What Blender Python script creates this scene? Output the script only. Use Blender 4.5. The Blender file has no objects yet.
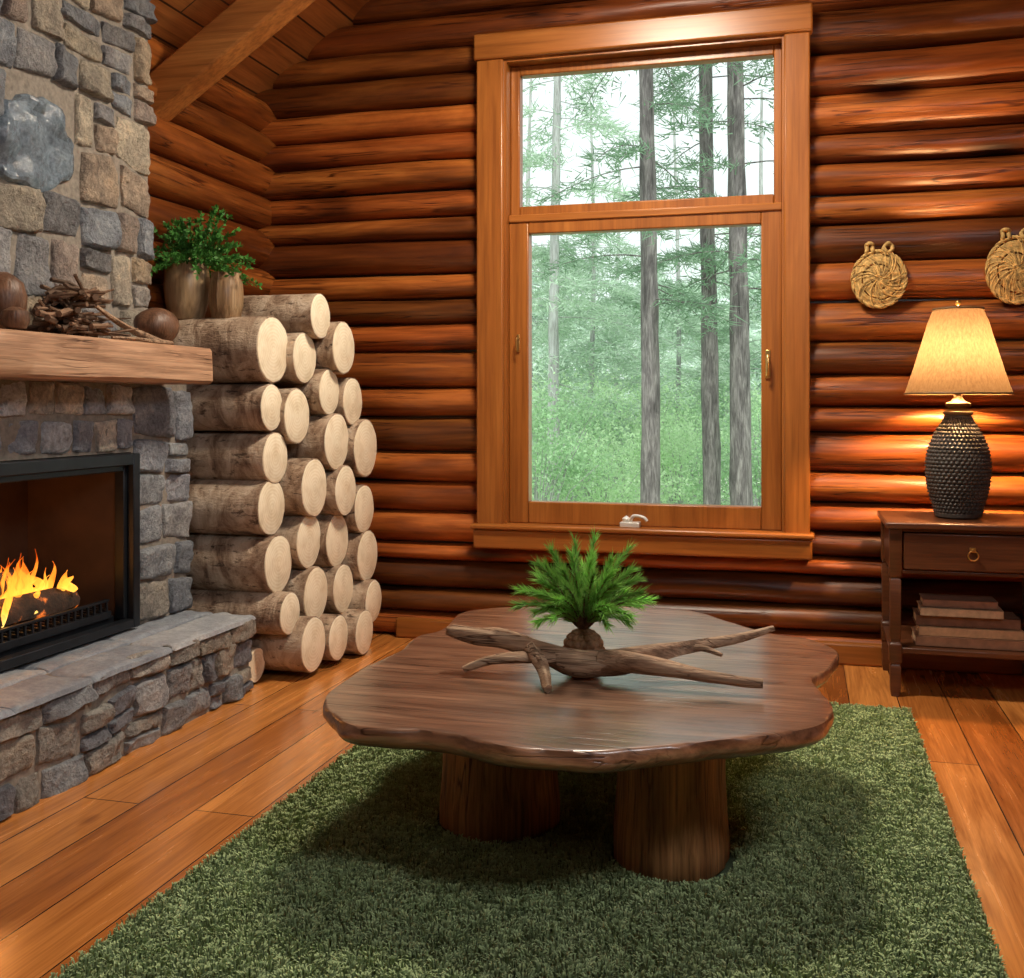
import bpy, math, random
import numpy as np
from mathutils import Vector, Matrix, noise
random.seed(7); np.random.seed(7)
C = bpy.context.scene.collection
F=1060.0; HY=405.0; H=1.25; TH=math.atan(288/1060); SN=math.sin(TH); CS=math.cos(TH); PI=math.pi
R=random.uniform
def at(px,py,X=None,Y=None,Z=None):
    u=(px-512)/F; v=(HY-py)/F
    d=Vector((-SN+u*CS, CS+u*SN, v))
    if X is not None: t=X/d.x
    elif Y is not None: t=Y/d.y
    else: t=(Z-H)/d.z
    return Vector((0,0,H))+d*t
def depth(p): return -SN*p[0]+CS*p[1]

# ------------------------------------------------------------------ materials
def new_mat(name):
    m=bpy.data.materials.new(name); m.use_nodes=True
    nt=m.node_tree; b=nt.nodes['Principled BSDF']
    return m,nt,b
def nd(nt,typ,ins=None,**props):
    n=nt.nodes.new(typ)
    for k,v in props.items(): setattr(n,k,v)
    for k,v in (ins or {}).items():
        if isinstance(v,bpy.types.NodeSocket): nt.links.new(v,n.inputs[k])
        else: n.inputs[k].default_value=v
    return n
def c4(c): return (c[0],c[1],c[2],1)
def ramp(nt,fac,stops):
    n=nd(nt,'ShaderNodeValToRGB',{'Fac':fac}); e=n.color_ramp.elements
    while len(e)<len(stops): e.new(.5)
    for i,(p,c) in enumerate(stops): e[i].position=p; e[i].color=c4(c)
    return n.outputs['Color']
def mul(nt,a,b,fac=1.0,mode='MULTIPLY'):
    n=nd(nt,'ShaderNodeMix',data_type='RGBA',blend_type=mode)
    n.inputs[0].default_value=fac
    for s,v in ((6,a),(7,b)):
        if isinstance(v,bpy.types.NodeSocket): nt.links.new(v,n.inputs[s])
        else: n.inputs[s].default_value=c4(v)
    return n.outputs[2]
def coords(nt,scale,rnd=True):
    tc=nd(nt,'ShaderNodeTexCoord'); v=tc.outputs['Object']
    if rnd:
        oi=nd(nt,'ShaderNodeObjectInfo')
        m=nd(nt,'ShaderNodeMath',{0:oi.outputs['Random'],1:13.0},operation='MULTIPLY')
        v=nd(nt,'ShaderNodeVectorMath',{0:v,1:m.outputs[0]},operation='ADD').outputs[0]
    return nd(nt,'ShaderNodeMapping',{'Vector':v,'Scale':scale}).outputs[0]
def noise_t(nt,vec,scale,detail=6,rough=.6,dist=0):
    return nd(nt,'ShaderNodeTexNoise',{'Vector':vec,'Scale':scale,'Detail':detail,'Roughness':rough,'Distortion':dist}).outputs['Fac']
def bump(nt,b,h,strength,dist=.01):
    n=nd(nt,'ShaderNodeBump',{'Height':h,'Strength':strength,'Distance':dist}); nt.links.new(n.outputs[0],b.inputs['Normal'])
def attr(nt,name='col'): return nd(nt,'ShaderNodeAttribute',attribute_name=name).outputs['Color']
def wood(name,dark,mid,light,axis='X',along=1.0,across=9.0,rough=.4,bmp=.25,use_attr=True,knots=.0,rnd=True,spec=.5,crack=0,fine=.6,coat=0,dist=.8):
    m,nt,b=new_mat(name)
    ai='XYZ'.index(axis)
    sc=[across]*3; sc[ai]=along
    v=coords(nt,sc,rnd)
    n1=noise_t(nt,v,1.0,7,.62,dist)
    col=ramp(nt,n1,[(.28,dark),(.5,mid),(.75,light)])
    sc2=[across*8]*3; sc2[ai]=along*2.5
    n2=noise_t(nt,coords(nt,sc2,rnd),1.0,3,.6,.2)
    col=mul(nt,col,ramp(nt,n2,[(.3,(fine,fine*.95,fine*.9)),(.6,(1.05,1.05,1.05))]))
    h=n2
    if crack:
        sc3=[crack]*3; sc3[ai]=along*.9
        n3=noise_t(nt,coords(nt,sc3,rnd),1.0,2,.5,.5)
        ck=ramp(nt,n3,[(.475,(1,1,1)),(.497,(.26,.19,.15)),(.503,(.26,.19,.15)),(.525,(1,1,1))])
        n4=noise_t(nt,coords(nt,(2.5,2.5,2.5),rnd),1.0,2,.5)
        mk=ramp(nt,n4,[(.42,(0,0,0)),(.55,(1,1,1))])
        mx=nd(nt,'ShaderNodeMix',data_type='RGBA',blend_type='MIX'); nt.links.new(mk,mx.inputs[0]); mx.inputs[6].default_value=(1,1,1,1); nt.links.new(ck,mx.inputs[7])
        col=mul(nt,col,mx.outputs[2])
        h=nd(nt,'ShaderNodeMath',{0:n2,1:mx.outputs[2]},operation='ADD').outputs[0]
    if knots:
        sk=[knots]*3; sk[ai]=knots*.45
        vo=nd(nt,'ShaderNodeTexVoronoi',{'Vector':coords(nt,sk,rnd),'Scale':1.0}).outputs['Distance']
        col=mul(nt,col,ramp(nt,vo,[(.04,(.16,.1,.07)),(.13,(1,1,1))]))
    if use_attr: col=mul(nt,col,attr(nt))
    nt.links.new(col,b.inputs['Base Color']); b.inputs['Roughness'].default_value=rough
    b.inputs['Specular IOR Level'].default_value=spec
    if coat: b.inputs['Coat Weight'].default_value=coat; b.inputs['Coat Roughness'].default_value=.24; b.inputs['Coat IOR'].default_value=1.6
    if bmp: bump(nt,b,h,bmp,.004)
    return m
def plain(name,col,rough=.5,metal=0,var=.25,scale=20,bmp=0,use_attr=False,emit=None):
    m,nt,b=new_mat(name)
    n=noise_t(nt,coords(nt,(1,1,1)),scale,5)
    lo=tuple(x*(1-var) for x in col); hi=tuple(min(1,x*(1+var)) for x in col)
    cc=ramp(nt,n,[(.3,lo),(.7,hi)])
    if use_attr: cc=mul(nt,cc,attr(nt))
    nt.links.new(cc,b.inputs['Base Color'])
    b.inputs['Roughness'].default_value=rough; b.inputs['Metallic'].default_value=metal
    if bmp: bump(nt,b,n,bmp,.01)
    if emit: b.inputs['Emission Color'].default_value=c4(emit[0]); b.inputs['Emission Strength'].default_value=emit[1]
    return m
MAT={}
MAT['log']=wood('varnished_log_wood',(.10,.022,.0045),(.28,.075,.0135),(.54,.18,.036),'X',.9,6,.37,.5,True,1.5,False,.45,26)
MAT['log_y']=wood('varnished_log_wood_side',(.10,.022,.0045),(.28,.075,.0135),(.54,.18,.036),'Y',.9,6,.37,.5,True,1.5,False,.45,26)
MAT['trim']=wood('window_wood',(.24,.072,.013),(.335,.112,.021),(.43,.157,.033),'Z',.8,8,.32,.12,fine=.75)
MAT['trim_x']=wood('window_wood_horizontal',(.24,.072,.013),(.335,.112,.021),(.43,.157,.033),'X',.8,8,.32,.12,fine=.75)
MAT['beam']=wood('beam_wood',(.28,.09,.02),(.44,.165,.038),(.57,.24,.062),'X',.8,8,.45,.2)
MAT['mantel']=wood('mantel_wood',(.28,.14,.075),(.50,.285,.165),(.64,.40,.25),'Y',1.0,12,.5,.5,crack=30)
MAT['table']=wood('coffee_table_wood',(.09,.043,.025),(.20,.10,.058),(.35,.195,.118),'X',1.2,7,.34,.45,True,1.1,spec=.5,crack=22,coat=1.0,fine=.5,dist=2.0)
MAT['stump']=wood('stump_wood',(.17,.068,.024),(.44,.205,.075),(.68,.37,.155),'Z',1.0,13,.55,.9,crack=28,fine=.42)
MAT['sidetable']=wood('dark_table_wood',(.05,.015,.006),(.11,.036,.013),(.17,.06,.022),'X',1.2,12,.35,.2)
MAT['drift']=wood('driftwood',(.14,.075,.04),(.38,.235,.14),(.62,.45,.30),'X',3,22,.7,.8,crack=45)
MAT['twig']=wood('twig_wood',(.05,.028,.016),(.13,.075,.045),(.26,.16,.1),'Y',4,30,.8,.4)
MAT['burl']=wood('burl_wood',(.05,.022,.012),(.14,.065,.034),(.24,.12,.065),'Z',8,14,.45,.6)
MAT['cone']=plain('woven_ball_fibre',(.26,.135,.065),.7,0,.4,60,.3)

def stone_mat(name,rough,bs,lo=.5,f=.5):
    m,nt,b=new_mat(name); v=coords(nt,(1,1,1),False)
    n1=noise_t(nt,v,9,8,.65,.3); n2=noise_t(nt,v,55,6,.7)
    c=mul(nt,attr(nt),ramp(nt,n1,[(.3,(lo,lo,lo*1.06)),(.55,(1,1,1)),(.72,(1.35,1.28,1.18))]))
    c=mul(nt,c,ramp(nt,n2,[(.3,(f,f,f)),(.65,(1.18,1.18,1.18))]))
    nt.links.new(c,b.inputs['Base Color']); b.inputs['Roughness'].default_value=rough
    h=nd(nt,'ShaderNodeMath',{0:n1,1:n2},operation='ADD').outputs[0]
    bump(nt,b,h,bs,.025); return m
MAT['stone']=stone_mat('rubble_stone',.65,1.0)
MAT['stone_smooth']=stone_mat('hearth_slab_stone',.5,.35,.7,.75)
MAT['slate']=stone_mat('polished_slate',.12,.25,.3)
MAT['mortar']=plain('mortar',(.25,.22,.185),.95,0,.3,40,.4)
MAT['metal_black']=plain('black_metal',(.022,.027,.034),.38,.6,.2,15)
MAT['firebox']=plain('firebox_panel',(.05,.024,.013),.75,0,.3,8)
MAT['brass']=plain('brass',(.75,.5,.18),.3,1,.1,15)
MAT['white_metal']=plain('white_metal',(.75,.74,.7),.35,.4,.05,15)

def floor_mat(name,c1,c2,w,roww,rot,rough,ms=.0026,coat=0):
    m,nt,b=new_mat(name)
    tc=nd(nt,'ShaderNodeTexCoord').outputs['Object']
    mp=nd(nt,'ShaderNodeMapping',{'Vector':tc,'Rotation':(0,0,rot)}).outputs[0]
    br=nd(nt,'ShaderNodeTexBrick',{'Vector':mp,'Color1':c4(c1),'Color2':c4(c2),'Mortar':c4((.04,.014,.004)),'Scale':1.0,'Mortar Size':ms,'Mortar Smooth':.3,'Bias':0.0,'Brick Width':w,'Row Height':roww},offset=.37)
    g=nd(nt,'ShaderNodeMapping',{'Vector':mp,'Scale':(1.1,13,1)}).outputs[0]
    n1=noise_t(nt,g,1.0,7,.6,1.2)
    g2=nd(nt,'ShaderNodeMapping',{'Vector':mp,'Scale':(4,120,1)}).outputs[0]
    n2=noise_t(nt,g2,1.0,3,.6)
    c=mul(nt,br.outputs['Color'],ramp(nt,n1,[(.25,(.5,.41,.36)),(.5,(.97,.95,.93)),(.75,(1.35,1.4,1.44))]))
    c=mul(nt,c,ramp(nt,n2,[(.3,(.78,.74,.72)),(.6,(1.05,1.05,1.05))]))
    gk=nd(nt,'ShaderNodeMapping',{'Vector':mp,'Scale':(1.1,2.3,1)}).outputs[0]
    vo=nd(nt,'ShaderNodeTexVoronoi',{'Vector':gk,'Scale':1.3}).outputs['Distance']
    c=mul(nt,c,ramp(nt,vo,[(.035,(.08,.035,.02)),(.065,(.5,.4,.34)),(.11,(1,1,1))]))
    nt.links.new(c,b.inputs['Base Color'])
    rr=nd(nt,'ShaderNodeMapRange',{'Value':n1,'From Min':.3,'From Max':.7,'To Min':rough-.05,'To Max':rough+.10}).outputs[0]
    nt.links.new(rr,b.inputs['Roughness'])
    if coat: b.inputs['Coat Weight'].default_value=coat; b.inputs['Coat Roughness'].default_value=.2
    bump(nt,b,br.outputs['Fac'],-.3,.003); return m
MAT['floor']=floor_mat('floor_planks',(.38,.115,.022),(.76,.31,.075),2.9,.2,PI/2,.21,coat=.4)
MAT['ceil']=floor_mat('ceiling_planks',(.28,.095,.02),(.40,.15,.036),3.2,.14,PI/2,.5,.005)

def leaf_mat(name,col,var=.4,trans=.35,rough=.55,ua=False):
    m,nt,b=new_mat(name)
    n=noise_t(nt,coords(nt,(1,1,1)),3.5,4)
    cc=ramp(nt,n,[(.3,tuple(x*(1-var) for x in col)),(.7,tuple(min(1,x*(1+var)) for x in col))])
    if ua: cc=mul(nt,cc,attr(nt))
    nt.links.new(cc,b.inputs['Base Color']); b.inputs['Roughness'].default_value=rough; b.inputs['Specular IOR Level'].default_value=.2
    tr=nd(nt,'ShaderNodeBsdfTranslucent',{'Color':cc})
    mx=nd(nt,'ShaderNodeMixShader',{0:trans,1:b.outputs[0],2:tr.outputs[0]})
    nt.links.new(mx.outputs[0],nt.nodes['Material Output'].inputs[0]); return m
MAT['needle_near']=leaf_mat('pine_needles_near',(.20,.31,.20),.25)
MAT['needle_mid']=leaf_mat('pine_needles_mid_hazed',(.45,.58,.44),.15)  # needle green paled with distance, mist haze put into the colour
MAT['needle_far']=leaf_mat('pine_needles_far_hazed',(.68,.79,.69),.1)  # paled further, the haze of the farthest row painted in
MAT['shrub']=leaf_mat('shrub_leaves',(.54,.72,.44),.2,.5)  # pale leaf green, lightened further to carry haze
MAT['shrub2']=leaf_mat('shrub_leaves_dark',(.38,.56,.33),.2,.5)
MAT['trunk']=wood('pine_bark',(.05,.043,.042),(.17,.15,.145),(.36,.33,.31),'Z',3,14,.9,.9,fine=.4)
MAT['trunk_mid']=wood('pine_bark_mid_hazed',(.28,.29,.28),(.38,.39,.38),(.50,.51,.50),'Z',2,9,.9,.3)  # bark colour lightened to stand in for mist
MAT['trunk_far']=wood('pine_bark_far_hazed',(.56,.63,.58),(.63,.71,.66),(.70,.77,.72),'Z',2,9,.9,.2)  # bark almost mist-coloured, distance haze painted into it
MAT['ground']=plain('forest_floor',(.42,.56,.33),.95,0,.3,1.5)
MAT['sprig']=leaf_mat('pine_sprig_needles',(.23,.50,.10),.25,.3,.45,True)
MAT['plant']=leaf_mat('houseplant_leaves',(.07,.23,.045),.5,.2,.4)
MAT['rugbase']=plain('rug_backing',(.07,.10,.05),.95,0,.2,30)
def rug_mat():
    m,nt,b=new_mat('rug_pile')
    v=coords(nt,(1,1,1),False)
    n=noise_t(nt,v,6,4); n2=noise_t(nt,v,34,3)
    cc=ramp(nt,n,[(.3,(.33,.435,.205)),(.7,(.45,.56,.29))])
    cc=mul(nt,cc,ramp(nt,n2,[(.3,(.78,.78,.78)),(.7,(1.15,1.15,1.14))]))
    cc=mul(nt,cc,attr(nt))
    nt.links.new(cc,b.inputs['Base Color']); b.inputs['Roughness'].default_value=.95; b.inputs['Specular IOR Level'].default_value=.05
    return m
MAT['rug']=rug_mat()
def bark_mat():
    m,nt,b=new_mat('firewood_bark')
    v=coords(nt,(1.8,1,1)); n=noise_t(nt,v,5.5,8,.68,.6); n2=noise_t(nt,coords(nt,(4,10,10)),3.4,6,.7,.4)
    c=ramp(nt,n,[(.29,(.07,.04,.025)),(.40,(.24,.15,.095)),(.52,(.46,.34,.24)),(.70,(.66,.54,.42))])
    c=mul(nt,c,ramp(nt,n2,[(.34,(.22,.18,.155)),(.44,(1,1,1))]))
    nt.links.new(c,b.inputs['Base Color']); b.inputs['Roughness'].default_value=.85
    h=nd(nt,'ShaderNodeMath',{0:n,1:n2},operation='ADD').outputs[0]
    bump(nt,b,h,.9,.016); return m
MAT['bark']=bark_mat()
def end_mat():
    m,nt,b=new_mat('firewood_cut_end')
    v=coords(nt,(1,1,1),False)
    w=nd(nt,'ShaderNodeTexWave',{'Vector':v,'Scale':20.0,'Distortion':1.6,'Detail':3.0,'Detail Scale':2.0},wave_type='RINGS',rings_direction='X').outputs['Fac']
    n=noise_t(nt,coords(nt,(1,1,1)),11,5,.6)
    c=ramp(nt,w,[(.0,(.84,.73,.53)),(1,(.92,.83,.65))])
    c=mul(nt,c,ramp(nt,n,[(.3,(.86,.81,.74)),(.55,(1.05,1.05,1.05))]))
    nt.links.new(c,b.inputs['Base Color']); b.inputs['Roughness'].default_value=.8; return m
MAT['cut']=end_mat()
MAT['ceramic']=wood('pot_glaze',(.25,.15,.07),(.42,.29,.16),(.58,.44,.28),'Z',2,7,.35,.15)
MAT['ceramic2']=wood('jar_glaze',(.16,.085,.04),(.33,.21,.11),(.55,.40,.25),'Z',1,26,.35,.2)
MAT['soil']=plain('soil',(.03,.02,.012),1,0,.4,60)
MAT['straw']=plain('straw',(.56,.36,.12),.7,0,.4,60,.4,True)
MAT['lampbase']=plain('lamp_base_weave',(.050,.042,.036),.5,0,.5,50,.3)
MAT['lampneck']=plain('lamp_neck',(.16,.095,.04),.6,0,.2,20)
def shade_mat():
    m,nt,b=new_mat('lamp_shade_linen')
    n=noise_t(nt,coords(nt,(40,40,9)),3,5,.7)
    c=ramp(nt,n,[(.3,(.042,.026,.0145)),(.7,(.068,.048,.032))])
    d=nd(nt,'ShaderNodeBsdfDiffuse',{'Color':c}); t=nd(nt,'ShaderNodeBsdfTranslucent',{'Color':c})
    mx=nd(nt,'ShaderNodeMixShader',{0:.5,1:d.outputs[0],2:t.outputs[0]})
    nt.links.new(mx.outputs[0],nt.nodes['Material Output'].inputs[0]); return m
MAT['shade']=shade_mat()
def glass_mat():
    m,nt,b=new_mat('window_glass')
    n=noise_t(nt,coords(nt,(1,1,1)),2,2)
    t=nd(nt,'ShaderNodeBsdfTransparent',{'Color':ramp(nt,n,[(0,(.97,.99,.985)),(1,(.99,1,.995))])})
    nt.links.new(t.outputs[0],nt.nodes['Material Output'].inputs[0]); return m
MAT['glass']=glass_mat()
def flame_mat():
    m,nt,b=new_mat('flame')
    g=nd(nt,'ShaderNodeTexCoord').outputs['Object']
    z=nd(nt,'ShaderNodeSeparateXYZ',{0:g}).outputs['Z']
    n=noise_t(nt,nd(nt,'ShaderNodeMapping',{'Vector':g,'Scale':(1,1,.35)}).outputs[0],22,3)
    zz=nd(nt,'ShaderNodeMath',{0:z,1:nd(nt,'ShaderNodeMath',{0:n,1:.22},operation='MULTIPLY').outputs[0]},operation='ADD').outputs[0]
    fz=nd(nt,'ShaderNodeMapRange',{'Value':zz,'From Min':.08,'From Max':.33}).outputs[0]
    col=ramp(nt,fz,[(0,(1,.62,.16)),(.4,(1,.37,.035)),(1,(1,.11,.004))])
    e=nd(nt,'ShaderNodeEmission',{'Color':col,'Strength':2.7}); t=nd(nt,'ShaderNodeBsdfTransparent')
    al=ramp(nt,fz,[(0,(.3,.3,.3)),(.6,(.5,.5,.5)),(1,(.85,.85,.85))])
    mx=nd(nt,'ShaderNodeMixShader',{0:al,1:e.outputs[0],2:t.outputs[0]})
    nt.links.new(mx.outputs[0],nt.nodes['Material Output'].inputs[0]); return m
MAT['flame']=flame_mat()
def ember_mat():
    m,nt,b=new_mat('burning_log')
    n=noise_t(nt,coords(nt,(1,1,1)),14,5)
    nt.links.new(ramp(nt,n,[(.35,(.02,.014,.01)),(.7,(.10,.05,.03))]),b.inputs['Base Color'])
    nt.links.new(ramp(nt,n,[(.58,(0,0,0)),(.72,(1,.2,.02))]),b.inputs['Emission Color']); b.inputs['Emission Strength'].default_value=1.5
    b.inputs['Roughness'].default_value=.9; bump(nt,b,n,.8,.02); return m
MAT['ember']=ember_mat()
MAT['page']=plain('book_pages',(.55,.44,.28),.9,0,.15,80)

# ------------------------------------------------------------------ mesh builder
ORG={}
class MB:
    def __init__(s): s.v=[];s.f=[];s.c=[];s.m=[]
    def add(s,vs,fs,col=(1,1,1),mi=0):
        o=len(s.v); s.v+= [tuple(p) for p in vs]; s.c+=[col]*len(vs)
        for f in fs: s.f.append(tuple(i+o for i in f)); s.m.append(mi)
    def box(s,x0,x1,y0,y1,z0,z1,col=(1,1,1),mi=0):
        v=[(x,y,z) for x in(x0,x1) for y in(y0,y1) for z in(z0,z1)]
        s.add(v,[(0,1,3,2),(4,6,7,5),(0,4,5,1),(2,3,7,6),(0,2,6,4),(1,5,7,3)],col,mi); return s
    def loft(s,rings,col=(1,1,1),caps=True,mi=0):
        n=len(rings[0]); v=[p for r in rings for p in r]; f=[]
        for i in range(len(rings)-1):
            for k in range(n):
                a=i*n+k;b=i*n+(k+1)%n; f.append((a,b,b+n,a+n))
        if caps: f.append(tuple(range(n-1,-1,-1))); f.append(tuple((len(rings)-1)*n+k for k in range(n)))
        s.add(v,f,col,mi); return s
    def lathe(s,prof,cx,cy,n=32,col=(1,1,1),caps=True,fn=None,mi=0):
        rings=[]
        for r,z in prof:
            ring=[]
            for k in range(n):
                a=2*PI*k/n; rr=r+(fn(a,z,r) if fn else 0)
                ring.append((cx+rr*math.cos(a),cy+rr*math.sin(a),z))
            rings.append(ring)
        return s.loft(rings,col,caps,mi)
    def tube(s,pts,rad,n=8,col=(1,1,1),caps=True,rough=0,seed=0,mi=0):
        pts=[Vector(p) for p in pts]; m=len(pts)
        if not hasattr(rad,'__len__'): rad=[rad]*m
        t0=(pts[1]-pts[0]).normalized(); a=Vector((0,0,1)) if abs(t0.z)<.9 else Vector((1,0,0))
        nrm=t0.cross(a).normalized(); rings=[]
        for i in range(m):
            t=(pts[min(i+1,m-1)]-pts[max(i-1,0)]).normalized()
            nrm=(nrm-t*nrm.dot(t)).normalized(); bi=t.cross(nrm); ring=[]
            for k in range(n):
                an=2*PI*k/n; d=nrm*math.cos(an)+bi*math.sin(an); r=rad[i]
                if rough: r*=1+rough*noise.noise(d*1.3+pts[i]*6+Vector((seed*3.1,0,0)))
                ring.append(pts[i]+d*r)
            rings.append(ring)
        return s.loft(rings,col,caps,mi)
    def build(s,name,mat,parent=None,origin=None,bevel=0,smooth=True,angle=40,sub=0,seg=2):
        o3=Vector(ORG[parent.name]) if parent else Vector(origin or (0,0,0))
        me=bpy.data.meshes.new(name)
        me.from_pydata([(p[0]-o3.x,p[1]-o3.y,p[2]-o3.z) for p in s.v],[],s.f)
        mats=mat if isinstance(mat,(list,tuple)) else [mat]
        for mm in mats: me.materials.append(MAT[mm])
        if len(mats)>1: me.polygons.foreach_set('material_index',s.m)
        ca=me.attributes.new('col','FLOAT_COLOR','POINT')
        ca.data.foreach_set('color',np.array([(c[0],c[1],c[2],1) for c in s.c],dtype=np.float32).ravel())
        if smooth:
            me.polygons.foreach_set('use_smooth',[True]*len(me.polygons)); me.set_sharp_from_angle(angle=math.radians(angle))
        me.update()
        o=bpy.data.objects.new(name,me); C.objects.link(o)
        if parent: o.parent=parent
        else: o.location=o3
        ORG[o.name]=o3
        if bevel:
            b=o.modifiers.new('bevel','BEVEL'); b.width=bevel; b.segments=seg; b.limit_method='ANGLE'
        if sub:
            b=o.modifiers.new('sub','SUBSURF'); b.levels=sub; b.render_levels=sub
        return o
def np_mesh(name,V,k,mat,parent=None,origin=(0,0,0),col=None,faces=None):
    o3=np.array(ORG[parent.name]) if parent else np.array(origin)
    V=(V-o3).astype(np.float32); me=bpy.data.meshes.new(name); me.vertices.add(len(V)); me.vertices.foreach_set('co',V.ravel())
    idx=np.arange(len(V),dtype=np.int32) if faces is None else np.asarray(faces,dtype=np.int32).ravel()
    kk=k
    me.loops.add(len(idx)); me.loops.foreach_set('vertex_index',idx)
    nf=len(idx)//kk; me.polygons.add(nf); me.polygons.foreach_set('loop_start',np.arange(nf,dtype=np.int32)*kk)
    me.polygons.foreach_set('loop_total',np.full(nf,kk,dtype=np.int32))
    me.materials.append(MAT[mat])
    ca=me.attributes.new('col','FLOAT_COLOR','POINT')
    cc=np.ones((len(V),4),dtype=np.float32)
    if col is not None: cc[:,:3]=col
    ca.data.foreach_set('color',cc.ravel())
    me.update(calc_edges=True); me.validate()
    o=bpy.data.objects.new(name,me); C.objects.link(o)
    if parent: o.parent=parent
    else: o.location=tuple(o3)
    ORG[o.name]=Vector(o3); return o
def tag(o,label,cat,group=None,kind=None):
    o['label']=label; o['category']=cat
    if group: o['group']=group
    if kind: o['kind']=kind
    return o
def thing(name,label,cat,loc,group=None):
    o=bpy.data.objects.new(name,None); o.empty_display_size=.1; C.objects.link(o); o.location=loc; ORG[o.name]=Vector(loc)
    return tag(o,label,cat,group)
def struct(o): o['kind']='structure'; return o
def unit(a): return a/np.maximum(np.linalg.norm(a,axis=1,keepdims=True),1e-9)
def needles(P,D,L,w):
    s=unit(np.cross(D,np.random.normal(size=P.shape)))*w
    return np.stack([P-s,P+s,P+D*np.reshape(L,(-1,1))],1).reshape(-1,3)
def leaves(P,D,L,w):
    s=unit(np.cross(D,np.random.normal(size=P.shape)))*np.reshape(w,(-1,1)); L=np.reshape(L,(-1,1))
    return np.stack([P,P+D*L*.5+s,P+D*L,P+D*L*.5-s],1).reshape(-1,3)
def spline(pts,k=6,closed=False):
    pts=[Vector(p) for p in pts]; n=len(pts); out=[]
    rng=n if closed else n-1
    for i in range(rng):
        if closed: p0,p1,p2,p3=pts[i-1],pts[i],pts[(i+1)%n],pts[(i+2)%n]
        else: p0,p1,p2,p3=pts[max(i-1,0)],pts[i],pts[i+1],pts[min(i+2,n-1)]
        for j in range(k):
            t=j/k; out.append(.5*((2*p1)+(p2-p0)*t+(2*p0-5*p1+4*p2-p3)*t*t+(3*p1-p0-3*p2+p3)*t**3))
    if not closed: out.append(pts[-1])
    return out
def interp(vals,m):
    return list(np.interp(np.linspace(0,len(vals)-1,m),range(len(vals)),vals))

# ------------------------------------------------------------------ room shell
YB=5.45; XL=-2.955; XR=1.75; X0=-.85; EAVE=2.985; SL=.66
def ceil_z(x): return EAVE+SL*(x-XL) if x<X0 else EAVE+SL*(X0-XL)-SL*(x-X0)
m=MB(); m.add([(-3.4,-1.6,0),(2,-1.6,0),(2,5.6,0),(-3.4,5.6,0),(-3.4,-1.6,-.1),(2,-1.6,-.1),(2,5.6,-.1),(-3.4,5.6,-.1)],[(0,1,2,3),(7,6,5,4),(0,4,5,1),(2,6,7,3),(1,5,6,2),(3,7,4,0)])
struct(m.build('floor','floor',smooth=False))
m=MB()
for xa,xb in((-3.4,X0),(X0,2.1)):
    za,zb=ceil_z(xa),ceil_z(xb)
    m.add([(xa,-1.6,za),(xb,-1.6,zb),(xb,5.65,zb),(xa,5.65,za),(xa,-1.6,za+.12),(xb,-1.6,zb+.12),(xb,5.65,zb+.12),(xa,5.65,za+.12)],[(3,2,1,0),(4,5,6,7),(0,1,5,4),(2,3,7,6),(1,2,6,5),(3,0,4,7)])
struct(m.build('ceiling','ceil',smooth=False))
TONES=[.34,.48,.62,.8,.95,1.05,1.2,1.3]
def log(mb,a,b,zc,r,dep,N,axis,seed,tones=TONES):
    ns=max(6,int(abs(b-a)/.06))
    tone=random.choice(tones); hue=R(.88,1.12); col=(tone,tone*hue,tone*hue)
    A=15; rows=[]
    for i in range(ns+1):
        t=a+(b-a)*i/ns; ring=[]
        for k in range(A):
            an=math.radians(-108+216*k/(A-1))
            base=axis(t)
            q=Vector((base.x*1.1,base.y*1.1,zc*5+seed))
            rr=1+.09*noise.noise(q)+.06*noise.noise(Vector((t*3,an*1.5,seed*3.3)))+.025*noise.noise(Vector((t*11,an*4,seed*1.3)))
            dz=.014*noise.noise(Vector((t*1.3,seed*7.7,0)))
            ring.append(base+Vector((0,0,zc+dz+math.sin(an)*r*1.0))+N*(dep*math.cos(an)*rr))
        rows.append(ring)
    v=[p for r_ in rows for p in r_]; f=[]
    for i in range(ns):
        for k in range(A-1):
            q=i*A+k; f.append((q,q+1,q+1+A,q+A))
    f.append(tuple(range(A))); f.append(tuple(ns*A+k for k in range(A-1,-1,-1)))
    mb.add(v,f,col)
def rows(z0,z1,lo,hi):
    out=[];z=z0
    while z<z1-.01:
        h=R(lo,hi)
        if z1-z-h<lo*.7: h=z1-z if z1-z<hi*1.25 else (z1-z)/2
        out.append((z+h/2,h/2)); z+=h
    return out
CX0,CX1,CZ0,CZ1=-1.634,.047,.51,3.18
mb=MB(); NB=Vector((0,-1,0)); axb=lambda t:Vector((t,YB+.005,0)); sd=0
for zc,r in rows(.0,CZ0,.12,.17)+rows(CZ1,4.5,.15,.2):
    sd+=1; xa=XL+max(0,(zc-r-EAVE)/SL); xb=XR
    if zc>CZ1: xb=min(XR,X0+(EAVE+SL*(X0-XL)-zc+r)/SL)
    if xb-xa>.3: log(mb,xa-.02,xb,zc,r,.10,NB,axb,sd)
for (xa,xb) in ((XL-.02,CX0+.03),(CX1-.03,XR)):
    for k,(zc,r) in enumerate(rows(CZ0,CZ1,.115,.205)):
        sd+=1; xx=xa+max(0,(zc-r-EAVE)/SL) if xa<-2 else xa
        tn=TONES
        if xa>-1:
            tn=[1.15,1.3,1.45] if .7<zc<1.28 or 1.75<zc<2.0 else ([.45,.6] if k%3==0 else [.75,.95,1.15])  # brighter tones at lamp height paint its glow into the log colour
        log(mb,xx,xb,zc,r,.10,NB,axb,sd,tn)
DK=(.05,.05,.05)
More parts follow.
